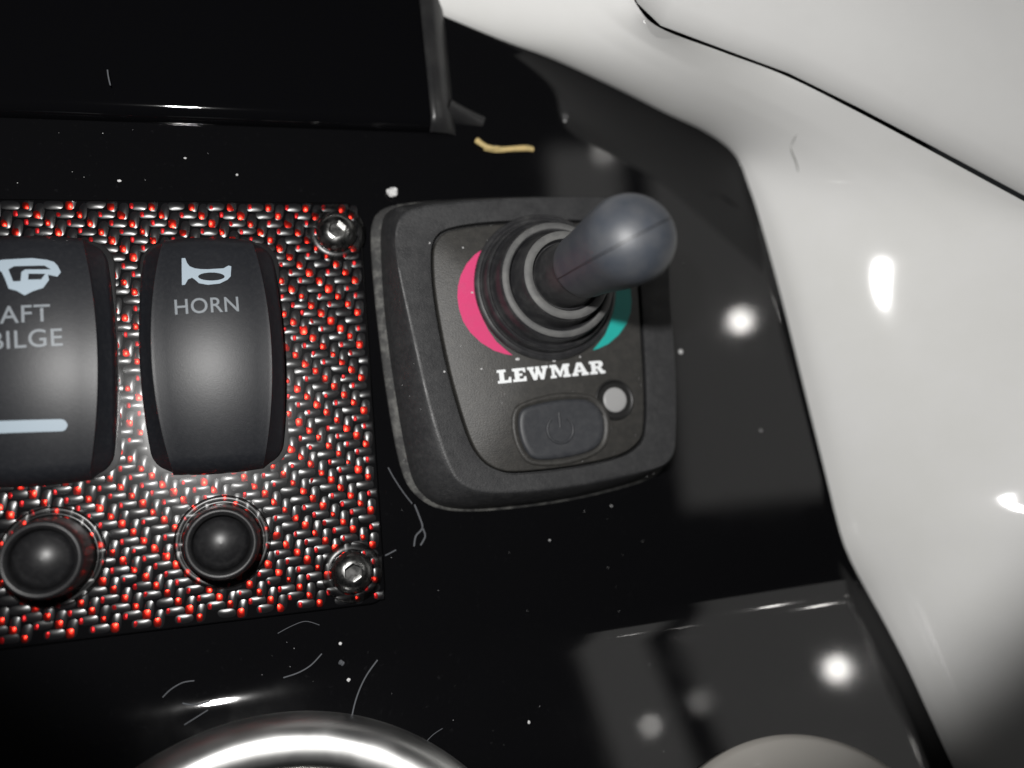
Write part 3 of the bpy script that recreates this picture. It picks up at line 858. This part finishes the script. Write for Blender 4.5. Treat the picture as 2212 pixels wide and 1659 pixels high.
clump('dull_crumb', 'dull speck of debris on the black dash beside the curved hair', 'crumb', (737, 1432), 0.0, .55, M['lint'], 6)

def hair(label, pxs, r=0.09, zz=0.15, m='lint'):
    pts = catmull([np.array((*P(u, v, 0)[:2], 0)) for u, v in pxs], 6)
    pts = [np.array((p[0], p[1], float(z_low(p[0], p[1])) + zz)) for p in pts]
    p0 = pts[0]
    V, F = swept([p - p0 for p in pts], r, 6)
    o = mesh_obj('hair_strand', V, F, M[m]); o.location = Vector(p0) * S
    tag(o, label, 'hair', 'hairs and lint on the dash')
hair('curved pale hair running up from the chrome gauge rim', [(755, 1545), (763, 1515), (775, 1485), (792, 1455), (815, 1425)], .16)
hair('long pale lint strand slanting right of the flash glint', [(612, 1463), (645, 1452), (672, 1436), (695, 1412)], .14)
hair('thin bent lint strand left of the flash glint', [(352, 1505), (370, 1488), (395, 1474), (420, 1470)], .12)
hair('short flat lint strand left of the chrome gauge top', [(395, 1517), (420, 1520), (455, 1513)], .15)
hair('faint slanted lint strand at the left of the gauge', [(400, 1560), (425, 1545), (450, 1530)], .12)
hair('branching pale lint below the joystick housing corner', [(895, 1090), (905, 1115), (912, 1140), (898, 1158), (894, 1180)], .20, .25)
hair('short pale lint twig beside the branching lint', [(912, 1140), (918, 1158), (908, 1178)], .20, .25)
hair('straight pale scratch of lint beside the joystick gasket', [(838, 1010), (852, 1035), (872, 1065), (890, 1088)], .14, .2)
hair('tiny pale lint twig beside the lower panel screw', [(832, 1200), (842, 1195), (855, 1188)], .16, .2)
hair('wispy curved lint just below the carbon panel edge', [(600, 1368), (630, 1352), (660, 1342), (690, 1350)], .07)
hair('fine slanted hair right of the chrome gauge', [(905, 1590), (925, 1572), (945, 1560)], .07)
hair('short upright lint on the display unit face', [(242, 180), (244, 195), (248, 212)], .14, 5.3)

def scuff(label, pxs, r):
    c = (grid - np.array((0, 0, H))) @ np.stack((_xp, _yp, _zp))
    gu, gv = CX + FPX * c[..., 0] / c[..., 2], CY + FPX * c[..., 1] / c[..., 2]
    pts = []
    for u, v in pxs:
        d = np.hypot(gu - u, gv - v); k = np.argsort(d.ravel())[:4]; w_ = 1 / (d.ravel()[k] + 1e-3)
        depth = (c[..., 2].ravel()[k] * w_).sum() / w_.sum()
        dd = np.array(((u - CX) / FPX, (v - CY) / FPX, 1.0)); dd = np.array((dd @ _xp, dd @ _yp, dd @ _zp))
        pts.append(np.array((0, 0, H)) + dd * (depth - .15))
    pts = list(catmull(pts, 6)); p0 = pts[0]
    V, F = swept([p - p0 for p in pts], lambda t: r * (0.25 + math.sin(math.pi * t)), 6)
    o = mesh_obj('scuff_mark', V, F, M['scuff']); o.location = Vector(p0) * S
    tag(o, label, 'scuff', 'scuffs on the white moulding')
scuff('thin dark scuff on the white moulding beside the black dash corner', [(1708, 318), (1712, 332), (1720, 352), (1724, 372)], .16)
scuff('faint short scuff just above the longer one on the white moulding', [(1722, 290), (1714, 303), (1708, 316)], .06)
def specks(name, label, pts, m):
    bm = bmesh.new()
    for (p, r) in pts:
        vs = bmesh.ops.create_icosphere(bm, subdivisions=1, radius=r * S)['verts']
        sx, sy = rnd.uniform(.7, 1.3), rnd.uniform(.7, 1.3)
        for v in vs: v.co = Vector((v.co.x * sx, v.co.y * sy, v.co.z * .6)) + Vector(p) * S
    me = bpy.data.meshes.new(name); bm.to_mesh(me); bm.free(); me.materials.append(m)
    o = bpy.data.objects.new(name, me); C.objects.link(o)
    return tag(o, label, 'dust', kind='stuff')
pts = []
for (u, v, r) in ((1118, 776, .42), (1197, 779, .36), (1253, 771, .22), (1040, 797, .22), (1000, 535, .2), (1068, 536, .22), (1020, 632, .24), (1165, 500, .18), (928, 525, .2), (960, 803, .2), (1300, 790, .12)):
    pts.append((P(u, v, ZF + .1), r))
for (u, v, r) in ((1470, 760, .45), (1220, 262, .32), (967, 243, .4), (258, 391, .35), (400, 342, .25), (1320, 1093, .25), (1643, 930, .25), (1030, 1100, .25), (1187, 1167, .2), (512, 378, .25), (1475, 570, .2), (1125, 1546, .35), (735, 1390, .3)):
    pts.append((np.array((*P(u, v, 0)[:2], float(z_dash(*P(u, v, 0)[:2])) + .1)), r))
for _ in range(45):
    u, v = rnd.uniform(820, 1480), rnd.uniform(1090, 1600)
    if rnd.random() < .35: u, v = rnd.uniform(0, 1480), rnd.uniform(270, 425)
    if rnd.random() < .25: u, v = rnd.uniform(500, 1000), rnd.uniform(1380, 1530)
    q = P(u, v, 0); pts.append((np.array((q[0], q[1], float(z_dash(q[0], q[1])) + .02)), rnd.uniform(.03, .08)))
for _ in range(110):
    u, v = rnd.uniform(860, 1440), rnd.uniform(440, 1040)
    q = P(u, v, ZF)
    pts.append((np.array((q[0], q[1], ZF + .02)), rnd.uniform(.03, .07)))
specks('dust', 'pale dust specks scattered over the dash and joystick control', pts, M['dust'])
